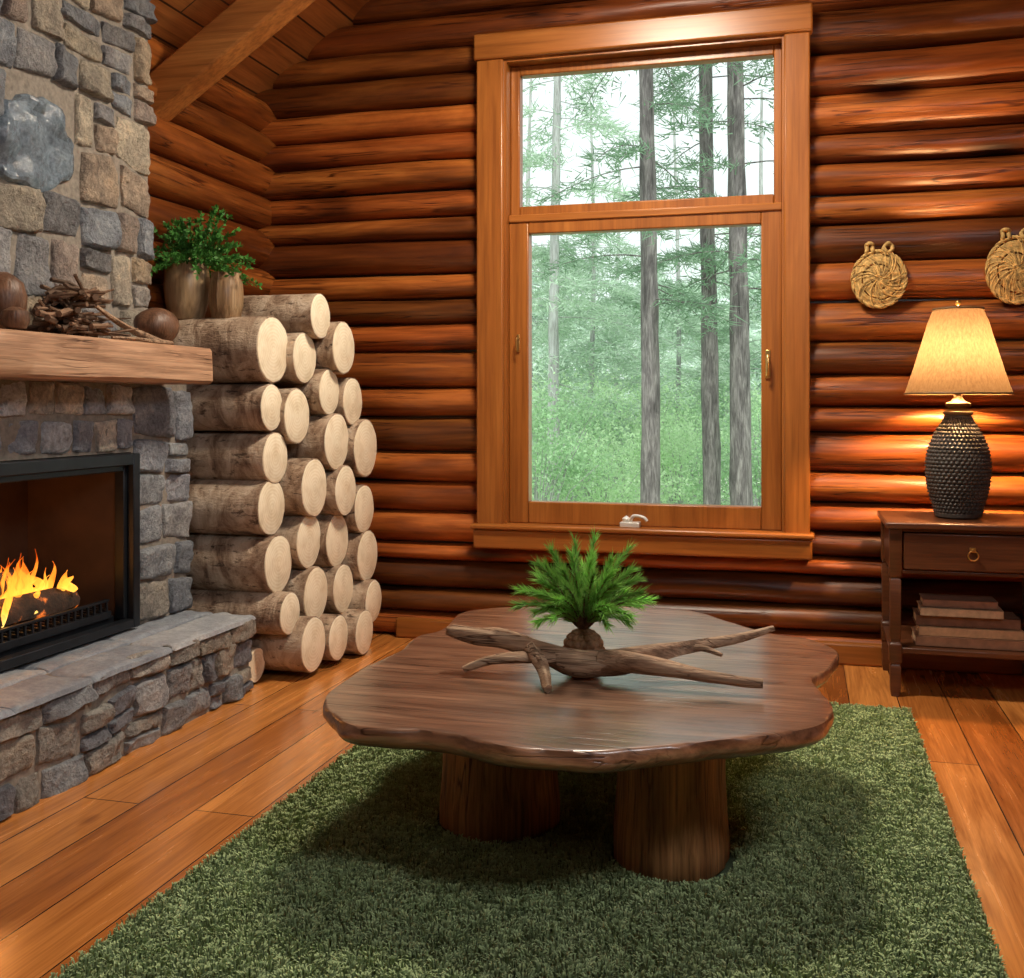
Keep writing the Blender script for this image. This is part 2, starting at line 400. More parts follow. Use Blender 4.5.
for x0,x1,z0,z1 in ((-3.4,-1.5,0,3.0),(-1.5,-.06,0,.6),(-1.5,-.06,3.08,4.38),(-.06,2.0,0,2.55)):
    mb.box(x0,x1,YB,YB+.15,z0,z1,DK)
mb.add([(-3.4,YB+.01,2.7),(-3.4,YB+.01,ceil_z(-3.4)),(X0,YB+.01,ceil_z(X0)),(X0,YB+.01,3.08),(-1.5,YB+.01,3.08),(-1.5,YB+.01,2.7)],[(0,1,2,3,4,5)],DK)
mb.add([(2,YB+.01,2.4),(2,YB+.01,ceil_z(2)),(X0,YB+.01,ceil_z(X0)),(X0,YB+.01,3.08),(-.06,YB+.01,3.08),(-.06,YB+.01,2.4)],[(5,4,3,2,1,0)],DK)
struct(mb.build('wall_back','log',angle=60))
mb=MB(); NL=Vector((1,0,0)); axl=lambda t:Vector((XL-.005,t,0))
for zc,r in rows(.0,2.97,.16,.215): sd+=1; log(mb,4.0,YB-.02,zc,r,.11,NL,axl,sd)
mb.box(-3.4,-3.25,-1.6,5.6,0,2.75,DK); mb.box(-3.25,XL,4.3,5.6,0,2.98,DK)
struct(mb.build('wall_left','log_y',angle=60))
mb=MB(); NR=Vector((-1,0,0)); axr=lambda t:Vector((XR,t,0))
for zc,r in rows(0,2.6,.15,.21): sd+=1; log(mb,-1.5,YB-.02,zc,r,.09,NR,axr,sd)
mb.box(XR,XR+.15,-1.6,5.6,0,2.62,DK)
struct(mb.build('wall_right','log_y',angle=60))
mb=MB(); mb.box(-3.4,2,-1.6,-1.5,0,4.5,(.6,.6,.6)); struct(mb.build('wall_rear','log'))
mb=MB(); mb.box(-2.1,XR-.09,YB-.12,YB-.0,0,.105,(.9,.9,.9)); struct(mb.build('baseboard_back','trim_x',bevel=.012))
def rafter(y0,y1,dz,dt):
    mb=MB()
    for xa,xb in((-3.2,X0),(X0,1.9)):
        za,zb=ceil_z(xa),ceil_z(xb)
        mb.add([(xa,y0,za-dz),(xb,y0,zb-dz),(xb,y1,zb-dz),(xa,y1,za-dz),(xa,y0,za-dt),(xb,y0,zb-dt),(xb,y1,zb-dt),(xa,y1,za-dt)],[(3,2,1,0),(4,5,6,7),(0,1,5,4),(2,3,7,6),(1,2,6,5),(3,0,4,7)])
    return mb
struct(rafter(4.28,4.43,.44,.235).build('trim_1','beam',bevel=.012))
struct(rafter(1.2,1.4,.33,-.01).build('trim_2','beam',bevel=.015))

# ------------------------------------------------------------------ window
w=bpy.data.objects.new('window_1',None); C.objects.link(w); w.location=(-.79,YB,.51); ORG['window_1']=Vector((-.79,YB,.51)); struct(w)
m=MB(); m.box(CX0,-1.49,5.30,5.45,.62,3.05); m.build('side_casing','trim',w,bevel=.008)
m=MB(); m.box(-.075,CX1,5.30,5.45,.62,3.05); m.build('side_casing','trim',w,bevel=.008)
m=MB(); m.box(CX0-.012,CX1+.012,5.285,5.45,3.05,3.185); m.build('head_casing','trim_x',w,bevel=.01)
m=MB(); m.box(CX0-.01,CX1+.01,5.27,5.45,.505,.605); m.build('apron','trim_x',w,bevel=.01)
m=MB(); m.box(CX0-.02,CX1+.02,5.25,5.58,.607,.632); m.build('sill','trim_x',w,bevel=.008)
m=MB(); m.box(-1.5,-1.475,5.32,5.6,.632,3.06); m.box(-.085,-.06,5.32,5.6,.632,3.06); m.box(-1.475,-.085,5.32,5.6,3.035,3.06)
m.build('jamb','trim',w)
def frame(x0,x1,z0,z1,gx0,gx1,gz0,gz1,y0,y1,name):
    m=MB(); m.box(x0,gx0,y0,y1,z0,z1); m.box(gx1,x1,y0,y1,z0,z1); m.box(gx0,gx1,y0,y1,gz1,z1); m.box(gx0,gx1,y0,y1,z0,gz0)
    return m.build(name,'trim',w,bevel=.006)
u=frame(-1.475,-.085,2.225,3.035,-1.425,-.125,2.295,2.985,5.40,5.47,'upper_sash')
l=frame(-1.475,-.085,.632,2.222,-1.37,-.185,.745,2.145,5.37,5.45,'lower_sash')
m=MB(); m.box(-1.475,-.085,5.36,5.40,2.205,2.245); m.build('transom','trim_x',w,bevel=.006)
m=MB(); m.box(-1.43,-.12,5.433,5.438,2.29,2.99); m.build('pane','glass',u)
m=MB(); m.box(-1.375,-.18,5.408,5.413,.74,2.15); m.build('pane','glass',l)
p=at(630,516,Y=5.33)
m=MB(); m.box(p.x-.05,p.x+.05,5.31,5.37,.632,.658); m.tube(spline([(p.x,5.33,.655),(p.x+.02,5.315,.69),(p.x+.07,5.31,.685),(p.x+.09,5.31,.665)],4),.009); m.lathe([(.0,.655),(.02,.657),(.022,.675),(.0,.69)],p.x-.02,5.34,12)
m.build('crank_handle','white_metal',w,bevel=.004)['label']='white metal crank handle'
for px,py,k_ in((518,342,.65),(768,362,1)):
    p=at(px,py,Y=5.36)
    m=MB(); m.box(p.x-.012*k_,p.x+.012*k_,5.36,5.372,p.z-.08*k_,p.z+.06*k_); m.tube(spline([(p.x,5.365,p.z+.03*k_),(p.x,5.33,p.z+.025*k_),(p.x,5.325,p.z-.03*k_),(p.x,5.33,p.z-.07*k_)],4),.008*k_)
    m.build('latch','brass',w,bevel=.003)['label']='brass sash latch'

# ------------------------------------------------------------------ fireplace
fp=thing('stone_fireplace','rubble stone fireplace with tall chimney, raised hearth and thick wooden mantel shelf','fireplace',(-2.64,3.0,0))
PAL=[(.36,.36,.37),(.28,.30,.33),(.45,.42,.38),(.52,.41,.29),(.47,.37,.28),(.26,.26,.27),(.55,.48,.37),(.42,.34,.29),(.50,.44,.35),(.31,.34,.38)]
PALG=[(.33,.35,.37),(.27,.29,.33),(.41,.42,.43),(.39,.37,.33),(.23,.24,.27),(.48,.45,.40),(.43,.38,.31)]
PALS=[(.42,.45,.48),(.34,.37,.42),(.50,.51,.52),(.46,.44,.40),(.38,.40,.45),(.52,.47,.40)]
def stones(mb,O,U,V,N,W,Hh,rh,sw,seed,pal=PAL,gap=.008,dep=.036,excl=None,flat=False,k=1.0,rdr=(.0,.18),slate=None,split=.2,mi=0,wb=1.0):
    rnd=random.Random(seed); O,U,V,N=Vector(O),Vector(U),Vector(V),Vector(N); G=11
    wob=lambda u,v:(wb*.020*noise.noise(Vector((u*3.1,v*3.1,seed))), wb*.036*noise.noise(Vector((u*2.7,v*2.7,seed+9.3))))
    def emit(u0,u1,v0,v1):
        if excl:
            cu,cv,ru,rv=excl; cc=((u0+u1)/2,(v0+v1)/2)
            if ((cc[0]-cu)/(ru+.03))**2+((cc[1]-cv)/(rv+.03))**2<1: return
        cell(u0+gap/2,u1-gap/2,v0+gap/2,v1-gap/2)
    def cell(u0,u1,v0,v1,rd=None,col=None,d=None,tgt=None,big=False):
        w_,h_=u1-u0,v1-v0; rd=rnd.uniform(*rdr) if rd is None else rd
        j=min(w_,h_)*.09; q=lambda:rnd.uniform(-.6*j,j)
        cs=[(u0+q(),v0+q()),(u1-q(),v0+q()),(u1-q(),v1-q()),(u0+q(),v1-q())]
        if flat: cs=[(u0,v0),(u1,v0),(u1,v1),(u0,v1)]
        b=rnd.uniform(.78,1.2)*k; col=col or tuple(x*b for x in rnd.choice(pal)); d=d or dep*(rnd.uniform(.65,1.25) if not flat else rnd.uniform(.9,1.1)); sx=rnd.uniform(0,99); tx,ty=rnd.uniform(-.3,.3),rnd.uniform(-.3,.3)
        if flat: tx=ty=0
        v=[];f=[]; GG=18 if big else G
        for a in range(GG+1):
            for bb in range(GG+1):
                s=math.sin((a/GG*2-1)*PI/2);t=math.sin((bb/GG*2-1)*PI/2)
                s1=s*math.sqrt(1-t*t/2)*rd+s*(1-rd); t1=t*math.sqrt(1-s*s/2)*rd+t*(1-rd)
                e=1+(.3 if big else .08)*noise.noise(Vector((s1*2.2,t1*2.2,sx))); s1*=min(1.05,e);t1*=min(1.05,e)
                x=(1+s1)/2;y=(1+t1)/2
                uu=(cs[0][0]*(1-x)+cs[1][0]*x)*(1-y)+(cs[3][0]*(1-x)+cs[2][0]*x)*y
                vv=(cs[0][1]*(1-x)+cs[1][1]*x)*(1-y)+(cs[3][1]*(1-x)+cs[2][1]*x)*y
                du,dv=wob(uu,vv) if not flat else (0,0)
                hh=max(0,(1-abs(s)**14)*(1-abs(t)**14))**.35
                rg=.016*noise.noise(Vector((uu*13,vv*13,sx)))+.011*noise.noise(Vector((uu*32,vv*32,sx)))
                if big: rg=.05*abs(noise.noise(Vector((uu*8+vv*3,vv*9,sx))))+.02*abs(noise.noise(Vector((uu*19,vv*15,sx))))-.02
                hh=d*(hh*(1+tx*s1+ty*t1)) + (0 if hh<.05 else rg*(0.3 if flat else 1))-.008
                v.append(O+U*(uu+du)+V*(vv+dv)+N*hh)
        for a in range(GG):
            for bb in range(GG):
                q_=a*(GG+1)+bb; f.append((q_,q_+GG+1,q_+GG+2,q_+1))
        (tgt or mb).add(v,f,col,mi)
    v=0
    while v<Hh-.005:
        h=rnd.uniform(*rh)
        if Hh-v-h<rh[0]*.7: h=Hh-v
        u=0
        while u<W-.005:
            ww=rnd.uniform(*sw)
            if W-u-ww<sw[0]*.6: ww=W-u
            q=rnd.random()
            if q<split and h>.1 and not flat:
                sp=rnd.uniform(.4,.6)*h; emit(u,u+ww,v,v+sp); emit(u,u+ww,v+sp,v+h)
            else: emit(u,u+ww,v,v+h)
            u+=ww
        v+=h
    if excl:
        cu,cv,ru,rv=excl; cell(cu-ru,cu+ru,cv-rv,cv+rv,.75,(.20,.26,.32),.045,slate,True)
m=MB(); sl=MB()
m.box(-3.2,-2.705,1.7,3.985,1.34,3.12,(1,1,1),1)
es=at(33,148,X=-2.70)
stones(m,(-2.71,1.7,1.49),(0,1,0),(0,0,1),(1,0,0),2.30,1.66,(.14,.22),(.12,.25),3,excl=(es.y-1.7,es.z-1.49,.225,.19),k=1.05,slate=sl)
stones(m,(-2.71,3.985,1.49),(-1,0,0),(0,0,1),(0,1,0),.25,1.6,(.13,.2),(.1,.2),4,dep=.025)
m.build('chimney',['stone','mortar'],fp,angle=50)
sl.build('slate_stone','slate',fp,angle=22)['label']='large shiny blue-grey oval stone'
m=MB()
FY0,FY1,FZ1=2.42,3.775,1.058
m.box(-3.2,-2.64,FY1,4.18,0,1.34,(1,1,1),1); m.box(-3.2,-2.64,1.7,FY0,0,1.34,(1,1,1),1); m.box(-3.2,-2.64,FY0,FY1,FZ1,1.34,(1,1,1),1); m.box(-3.2,-3.12,FY0,FY1,0,FZ1,(1,1,1),1)
stones(m,(-2.645,FY1,.34),(0,1,0),(0,0,1),(1,0,0),.42,.99,(.13,.2),(.2,.3),11,split=.05,pal=PALS)
stones(m,(-2.645,1.7,FZ1+.004),(0,1,0),(0,0,1),(1,0,0),FY1-1.7,.276,(.136,.14),(.12,.19),12,split=0,pal=PALS,k=1.45,gap=.012,dep=.03,wb=.25)  # stone colour lightened to make up for the mantel's shade
stones(m,(-2.645,1.7,.34),(0,1,0),(0,0,1),(1,0,0),FY0-1.7,.72,(.11,.17),(.12,.26),13,pal=PALS)
stones(m,(-2.645,4.18,0),(-1,0,0),(0,0,1),(0,1,0),.2,1.34,(.11,.17),(.1,.2),14,dep=.02,pal=PALS)
m.build('surround',['stone','mortar'],fp,angle=50)
m=MB(); m.box(-3.0,-2.325,1.6,4.17,0,.325,(1,1,1),1)
stones(m,(-2.33,1.6,0),(0,1,0),(0,0,1),(1,0,0),2.59,.235,(.10,.15),(.10,.23),21,pal=PALG,dep=.036)
stones(m,(-2.33,1.6,.235),(0,1,0),(0,0,1),(1,0,0),2.59,.09,(.09,.09),(.14,.3),22,pal=PALG,dep=.044)
stones(m,(-2.33,4.17,0),(-1,0,0),(0,0,1),(0,1,0),.3,.33,(.1,.13),(.1,.2),23,pal=PALG,dep=.025)
stones(m,(-2.283,1.6,.325),(0,1,0),(-1,0,0),(0,0,1),2.59,.42,(.2,.22),(.35,.6),24,pal=[(.29,.32,.36),(.26,.29,.33),(.33,.35,.37)],dep=.022,flat=True,gap=.004,rdr=(0,.04),mi=2)
m.build('hearth',['stone','mortar','stone_smooth'],fp,angle=50)
m=MB(); ns=60; ringv=[]
for i in range(ns+1):
    y=1.6+(4.0-1.6)*i/ns; ring=[]
    for k,(x,z) in enumerate([(-2.73,1.338),(-2.6,1.338),(-2.415,1.338),(-2.402,1.35),(-2.4,1.40),(-2.4,1.44),(-2.403,1.478),(-2.415,1.49),(-2.6,1.49),(-2.73,1.49)]):
        n_=.009*noise.noise(Vector((y*3,k*.9,1)))+.004*noise.noise(Vector((y*14,k*1.9,4)))
        ring.append((x+(n_ if x>-2.5 else 0),y,z+(n_*.6 if z<1.48 else 0)))
    ringv.append(ring)
m.loft(ringv); m.build('mantel','mantel',fp,angle=35)

ins=thing('fireplace_insert','black metal framed fireplace insert set in the stone surround','fireplace insert',(-2.64,3.1,.35))
m=MB(); x0,x1=-2.64,-2.595
z0=.352
m.box(x0,x1,FY1-.045,FY1-.002,z0,FZ1-.003); m.box(x0,x1,FY0+.002,FY0+.045,z0,FZ1-.003); m.box(x0,x1,FY0+.045,FY1-.045,FZ1-.05,FZ1-.003); m.box(x0,x1,FY0+.045,FY1-.045,z0,z0+.035)
m.box(x0-.03,x1-.03,FY1-.068,FY1-.045,z0+.035,FZ1-.05); m.box(x0-.03,x1-.03,FY0+.045,FY0+.068,z0+.035,FZ1-.05); m.box(x0-.03,x1-.03,FY0+.068,FY1-.068,FZ1-.075,FZ1-.05)
m.build('frame','metal_black',ins,bevel=.004)
m=MB()
m.box(-3.11,-3.09,FY0+.03,FY1-.03,z0,FZ1-.04); m.box(-3.09,-2.67,FY1-.06,FY1-.035,z0,FZ1-.04); m.box(-3.09,-2.67,FY0+.035,FY0+.06,z0,FZ1-.04); m.box(-3.09,-2.67,FY0+.06,FY1-.06,FZ1-.07,FZ1-.04)
m.build('firebox','firebox',ins)
m=MB(); m.box(-3.09,-2.67,FY0+.07,FY1-.07,z0,z0+.05)
m.box(-3.02,-2.75,2.62,3.56,z0+.05,z0+.09)
m.build('burner_tray','metal_black',ins,bevel=.003)
m=MB(); m.box(-2.70,-2.66,FY0+.1,FY1-.1,z0+.045,z0+.075)
for i in range(30):
    y=FY0+.12+i*(FY1-FY0-.24)/29; m.box(-2.745,-2.668,y-.006,y+.006,z0+.07,z0+.088); m.box(-2.676,-2.664,y-.005,y+.005,z0+.07,z0+.118)
m.box(-2.678,-2.662,FY0+.11,FY1-.11,z0+.112,z0+.122)
m.build('grate','metal_black',ins,bevel=.002)
LZ=z0+.09
for i,(a,b,r,lab) in enumerate([((-2.80,2.72,LZ+.055),(-2.77,3.57,LZ+.05),.055,'charred log lying along the front of the fire'),((-2.97,2.75,LZ+.06),(-2.95,3.5,LZ+.06),.055,'charred log lying at the back of the fire'),((-2.92,3.47,LZ+.14),(-2.77,3.05,LZ+.145),.042,'thin burning log laid across the two larger logs')]):
    m=MB(); m.tube([Vector(a).lerp(Vector(b),t/8) for t in range(9)],[r*.9]+[r]*7+[r*.85],12,rough=.22,seed=i)
    o=m.build('fire_log','ember',origin=(Vector(a)+Vector(b))/2-Vector((0,0,r))); tag(o,lab,'log','logs burning in the fireplace')
m=MB(); fo=Vector((-2.84,3.15,LZ+.02)); rf=random.Random(5)
for i in range(80):
    y=2.72+.82*i/79+rf.uniform(-.03,.03); x=rf.uniform(-2.93,-2.72); env=1.2 if 3.05<y<3.36 else (.75 if y>3.36 else .95); h=rf.uniform(.06,.20)*env; r=rf.uniform(.007,.020); ph=rf.uniform(0,6); zb=fo.z+rf.uniform(.0,.10)
    pts=[];rad=[]
    for k in range(13):
        t=k/12; pts.append((x+.018*math.sin(ph+t*5),y+.03*math.sin(ph*1.7+t*6)*t+.02*math.sin(ph*3)*t,zb+h*t)); rad.append(max(.001,r*(math.sin(PI*min(1,(t*.75+.25)))**1.2)*(1.0 if t<.9 else .6)))
    m.tube(pts,rad,8)
tag(m.build('fire','flame',origin=fo),'orange and yellow flames burning over the logs in the firebox','fire',kind='stuff')

# ------------------------------------------------------------------ firewood stack
raw=[(265,350,58,1),(268,415,52,1),(281,465,50,1),(263,512,58,1),(274,573,64,1),(291,606,52,1),(310,648,60,1),
     (320,322,44,2),(305,356,50,2),(299,409,64,2),(312,494,54,2),(302,549,54,2),(321,594,54,2),
     (335,355,50,3),(324,396,46,3),(329,448,58,3),(343,490,50,3),(331,541,52,3),(346,587,46,3),(333,640,46,3),
     (344,401,46,4),(356,446,54,4),(360,511,46,4),(361,558,50,4),(364,606,42,4),(352,632,44,4)]
L=[]
for px,py,h,cn in raw:
    xe=-2.33+.18*(px-262)/103
    if py>600: xe+= .05+.05*(py-600)/48*(1-(px-300)/70 if px>300 else 1)
    p=at(px,py,X=xe); L.append([p.y,p.z,h/2*depth(p)/F*1.08,xe+R(-.02,.02),cn,px])
L0=[(a[0],a[1],a[2]) for a in L]
for it in range(300):
    for i in range(len(L)):
        for j in range(i+1,len(L)):
            a,b=L[i],L[j]; dy,dz=b[0]-a[0],b[1]-a[1]; d=math.hypot(dy,dz); o=(a[2]+b[2])*.95-d
            if o>0:
                dy/=d;dz/=d; a[0]-=dy*o/2;a[1]-=dz*o/2;b[0]+=dy*o/2;b[1]+=dz*o/2
    for a,q in zip(L,L0):
        a[0]+=(q[0]-a[0])*.08; a[1]+=(q[1]-a[1])*.20
        a[1]=max(a[1],a[2]+.002); a[0]=min(max(a[0],4.215+a[2]),YB-.1-a[2])
for it in range(3):
    for i in range(len(L)):
        for j in range(len(L)):
            if i!=j:
                d=math.hypot(L[i][0]-L[j][0],L[i][1]-L[j][1]); o=(L[i][2]+L[j][2])*.95-d
                if o>0: L[i][2]-=o*.5*L[i][2]/(L[i][2]+L[j][2])*1.2
for it in range(10):
    for i in range(len(L)):
        ds=sorted(math.hypot(L[i][0]-b[0],L[i][1]-b[1])/.95-b[2] for b in L if b is not L[i]); g=.5*ds[0]+.5*ds[1]; g=min(g,L[i][1]-.002,L0[i][2]*1.16)
        if g>L[i][2]: L[i][2]=min(g,L[i][2]*1.06)
def top_z(y): return float(np.interp(y,[4.3,4.55,4.75,4.95,5.05],[1.42,1.5,1.42,1.2,1.0]))
while True:
    best=None
    for yi in range(57):
        y=4.27+yi*.0145
        for zi in range(100):
            z=.04+zi*.0145
            if z>top_z(y): continue
            r=min(min(math.hypot(y-b[0],z-b[1])-b[2]*.90 for b in L),z-.002,y-4.215)
            if best is None or r>best[2]: best=[y,z,r]
    if best[2]<.055: break
    xe=-2.33+.18*(best[0]-4.3)/.72
    L.append([best[0],best[1],min(best[2]*1.12,.12),xe+R(-.03,.0),min([1,2,3,4],key=lambda c:abs(best[0]-(4.33+.22*(c-1)))),0])
    if len(L)>44: break
ordn=['lowest','second from the floor','third from the floor','fourth from the floor','fifth from the floor','sixth from the floor','seventh from the floor','eighth from the floor','ninth from the floor','tenth from the floor','eleventh from the floor','twelfth from the floor','thirteenth from the floor']
cname={1:'column beside the hearth',2:'second column from the hearth',3:'third column from the hearth',4:'column nearest the window'}
for cn in(1,2,3,4):
    col=sorted([a for a in L if a[4]==cn],key=lambda a:a[1])
    for k,a in enumerate(col):
        y,z,r,xe,_,px=a; ln=R(.46,.52); xb=max(xe-ln,-2.845); sd+=1
        lab='%s firewood log, %s in the %s'%('thin pale-ended' if r<.075 else 'pale-ended','topmost' if k==len(col)-1 else ordn[k],cname[cn])
        m=MB(); N_=28; rings=[]
        prof=lambda an,x:r*(1.0+.045*noise.noise(Vector((math.cos(an)*.9,math.sin(an)*.9,sd*1.7)))+.028*noise.noise(Vector((math.cos(an)*3,math.sin(an)*3,x*9+sd))))
        xs=[xb,xb+.01]+[xb+.01+(xe-xb-.02)*t/8 for t in range(1,8)]+[xe-.008,xe]
        for x in xs:
            rings.append([(x,y+math.cos(2*PI*q/N_)*prof(2*PI*q/N_,x),max(.001,z+math.sin(2*PI*q/N_)*prof(2*PI*q/N_,x))) for q in range(N_)])
        m.loft(rings); root=m.build('firewood_log','bark',origin=(xe-.2,y,z),angle=50)
        tag(root,lab,'log','firewood logs stacked beside the fireplace')
        m=MB(); rg=[[(xe+e,y+math.cos(2*PI*q/N_)*prof(2*PI*q/N_,xe)*s_,z+math.sin(2*PI*q/N_)*prof(2*PI*q/N_,xe)*s_) for q in range(N_)] for s_,e in((.965,-.004),(.96,.003),(.94,.004))]
        m.loft(rg); m.build('cut_end','cut',root,angle=30)

l1=L[0]; ztop=l1[1]+l1[2]*.985
def pot(px,r,h,name,label,mat,profile,fn=None):
    Xp=l1[0]*at(px,0,Y=1).x; base=ztop-.010
    t=thing(name,label,'plant' if name=='potted_plant' else 'vase',(Xp,l1[0],base))
    m=MB(); m.lathe([(a*r,base+b*h) for a,b in profile],Xp,l1[0],36,fn=fn); m.build('pot',mat,t,angle=50); return t,Xp,base
t,Xp,base=pot(187,.105,.285,'potted_plant','leafy green houseplant in a tan ceramic pot on top of the log stack','ceramic',[(.62,0),(.72,.03),(.93,.3),(1,.55),(.95,.8),(.86,.93),(.9,1),(.8,1),(.78,.93),(.5,.9)])
m=MB(); m.lathe([(.001,base+.255),(.08,base+.255),(.08,base+.262),(.001,base+.27)],Xp,l1[0],20); m.build('soil','soil',t)
rs=np.random.RandomState(3); P=[];D=[]; m=MB()
for i in range(80):
    a=rs.uniform(0,2*PI); el=rs.uniform(.1,1.45); ln=rs.uniform(.17,.33); d=Vector((math.cos(a)*math.cos(el),math.sin(a)*math.cos(el),math.sin(el)))
    p0=Vector((Xp+.04*math.cos(a)+.03,l1[0]+.04*math.sin(a),base+.26)); pts=[p0+d*ln*s_+Vector((0,0,-.18*ln*s_*s_*3*math.cos(el))) for s_ in(0,.25,.5,.75,1)]
    for q in pts: q.x=max(q.x,-2.83)
    m.tube(pts,[.003,.0025,.002,.0015,.001],5)
    for k in range(42):
        s_=rs.uniform(.2,1); q=pts[0].lerp(pts[-1],s_)+Vector((0,0,.02*math.sin(PI*s_))); P.append(q); dd=d*.7+Vector(rs.normal(size=3))*.6; D.append(dd)
m.build('stems','plant',t)
np_mesh('foliage',leaves(np.array(P),unit(np.array(D)),rs.uniform(.018,.034,len(P)),rs.uniform(.005,.009,len(P))),4,'plant',t)
t,Xq,base=pot(226,.078,.215,'ceramic_jar','small streaked brown ceramic jar beside the potted plant on the log stack','ceramic2',[(.7,0),(.8,.03),(.97,.3),(1,.5),(.95,.78),(.82,.92),(.86,1),(.74,1),(.7,.9)],fn=lambda a,z,r:.003*math.cos(16*a))

# ------------------------------------------------------------------ mantel items
MZ=1.491
rt=random.Random(8); m=MB()
ctr=at(72,330,X=-2.54)
for i in range(85):
    hgt=rt.random()**1.3; ln=rt.uniform(.12,.30)*(1-.35*hgt); yy=ctr.y+rt.gauss(0,.085)*(1-.5*hgt); xx=-2.54+rt.uniform(-.08,.09)*(1-.4*hgt); a=rt.gauss(PI/2,.6); el=rt.gauss(0,.22)
    r=rt.uniform(.005,.013); zz=MZ+.012+hgt*.15+abs(math.sin(el))*ln/2
    d=Vector((math.cos(a)*math.cos(el),math.sin(a)*math.cos(el),math.sin(el))); c=Vector((xx,yy,zz)); bend=Vector((rt.uniform(-.02,.02),rt.uniform(-.02,.02),rt.uniform(-.01,.015)))
    pts=[c-d*ln/2,c-d*ln/5+bend,c+d*ln/5+bend*.6,c+d*ln/2]
    for q in pts: q.x=min(max(q.x,-2.64),-2.415); q.z=max(q.z,MZ+r)
    b=rt.uniform(.6,1.9); m.tube(pts,[r,r*.95,r*.8,r*.4],6,(b,b*.97,b*.92))
tag(m.build('twig_pile','twig',origin=(ctr.x,ctr.y,MZ)),'tangled heap of dry brown twigs on the wooden mantel','twigs',kind='stuff')
def stick(pl,rad,label,seed,name='driftwood_stick'):
    pts=spline([at(a,b,X=x) for a,b,x in pl],5)
    rr=interp(rad,len(pts))
    for q,r in zip(pts,rr): q.z=max(q.z,MZ+r)
    m=MB(); m.tube(pts,rr,9,rough=.35,seed=seed); o=m.build(name,'drift',origin=(pts[-1].x,pts[-1].y,MZ)); tag(o,label,'stick','driftwood sticks on the mantel')
stick([(96,306,-2.44),(118,322,-2.44),(140,334,-2.44),(172,345,-2.44)],[.006,.011,.014,.008],'curved pale driftwood stick slanting down beside the twig heap',1)
stick([(112,341,-2.425),(135,342,-2.42),(172,347,-2.42)],[.005,.008,.005],'thin straight stick lying flat at the mantel front edge',2)
p=at(157,320,X=-2.53)
m=MB(); rings=[]
for i in range(13):
    ph=-PI/2+PI*i/12; rings.append([(p.x+.085*math.cos(ph)*math.cos(a)*(1+.1*noise.noise(Vector((math.cos(a)*1.5,math.sin(a)*1.5,ph)))),p.y+.1*math.cos(ph)*math.sin(a)*(1+.12*noise.noise(Vector((math.cos(a)*1.5,math.sin(a)*1.5,ph)))),MZ+.078+.078*math.sin(ph)) for a in [2*PI*k/24 for k in range(24)]])
m.loft(rings); tag(m.build('wood_burl','burl',origin=(p.x,p.y,MZ)),'rounded brown wood burl on the mantel below the potted plant','wood burl')
p=at(4,300,X=-2.55)
m=MB(); m.lathe([(.03,MZ),(.045,MZ+.02),(.068,MZ+.07),(.072,MZ+.12),(.06,MZ+.165),(.03,MZ+.19),(.012,MZ+.2)],p.x,p.y,24); tag(m.build('dried_gourd','burl',origin=(p.x,p.y,MZ)),'tall dark brown dried gourd at the left end of the mantel','gourd')
p=at(15,318,X=-2.45)
m=MB(); m.lathe([(.012,MZ),(.035,MZ+.008),(.046,MZ+.035),(.04,MZ+.062),(.015,MZ+.076)],p.x,p.y,24); tag(m.build('wooden_ball','burl',origin=(p.x,p.y,MZ)),'small round wooden ball in front of the dark gourd','wooden ball')

# ------------------------------------------------------------------ rug
RX0,RX1,RY0,RY1=-1.55,.43,1.5,4.55
m=MB(); m.box(RX0,RX1,RY0,RY1,.001,.012)
LEGS=[(-.335,2.905,.155),(-.865,3.04,.175),(-.45,3.72,.16)]
rug=tag(m.build('rug','rugbase',origin=((RX0+RX1)/2,(RY0+RY1)/2,0),smooth=False),'thick shaggy green rug under the slab coffee table','rug')
sp=.0052; gx,gy=np.meshgrid(np.arange(RX0+.005,RX1,sp),np.arange(RY0+.005,RY1,sp)); gx=gx.ravel();gy=gy.ravel()
gx=gx+np.random.uniform(-sp,sp,len(gx))*.7; gy=gy+np.random.uniform(-sp,sp,len(gy))*.7
keep=np.ones(len(gx),bool)
for lx,ly,lr in LEGS: keep&=((gx-lx)**2+(gy-ly)**2)>(lr+.012)**2
gx=gx[keep];gy=gy[keep]; n=len(gx)
cell=.027; ux=gx/cell+.55*np.sin(gy*35)+.3*np.sin(gy*75+gx*20); uy=gy/cell+.55*np.sin(gx*33)+.3*np.sin(gx*71-gy*23)
ci=np.floor(ux).astype(int); cj=np.floor(uy).astype(int)
hsh=np.abs(np.sin(ci*127.1+cj*311.7)*43758.5453)%1.0; hs2=np.abs(np.sin(ci*269.5+cj*183.3)*43758.5453)%1.0
fxx=ux-ci-.5; fyy=uy-cj-.5; rad=np.hypot(fxx,fyy)
tx=np.cos(hs2*2*PI)*.4+fxx*1.6+np.random.normal(0,.2,n); ty=np.sin(hs2*2*PI)*.4+fyy*1.6+np.random.normal(0,.2,n)
ln=np.random.uniform(.023,.027,n)+.008*(hsh-.5)-.018*rad
P0=np.stack([gx,gy,np.full(n,.011)],1); dr=np.stack([tx,ty,np.zeros(n)],1)*.0095
sa=np.random.uniform(0,2*PI,n); sd_=np.stack([np.cos(sa),np.sin(sa),np.zeros(n)],1)*.0019
up=np.array([[0,0,1.0]])
mid=P0+up*ln[:,None]*.78+dr*.45; tip=P0+up*ln[:,None]*(.92)+dr*1.1
V=np.stack([P0-sd_*.8,P0+sd_*.8,mid+sd_,mid-sd_, mid-sd_,mid+sd_,tip+sd_*.9,tip-sd_*.9],1).reshape(-1,3)
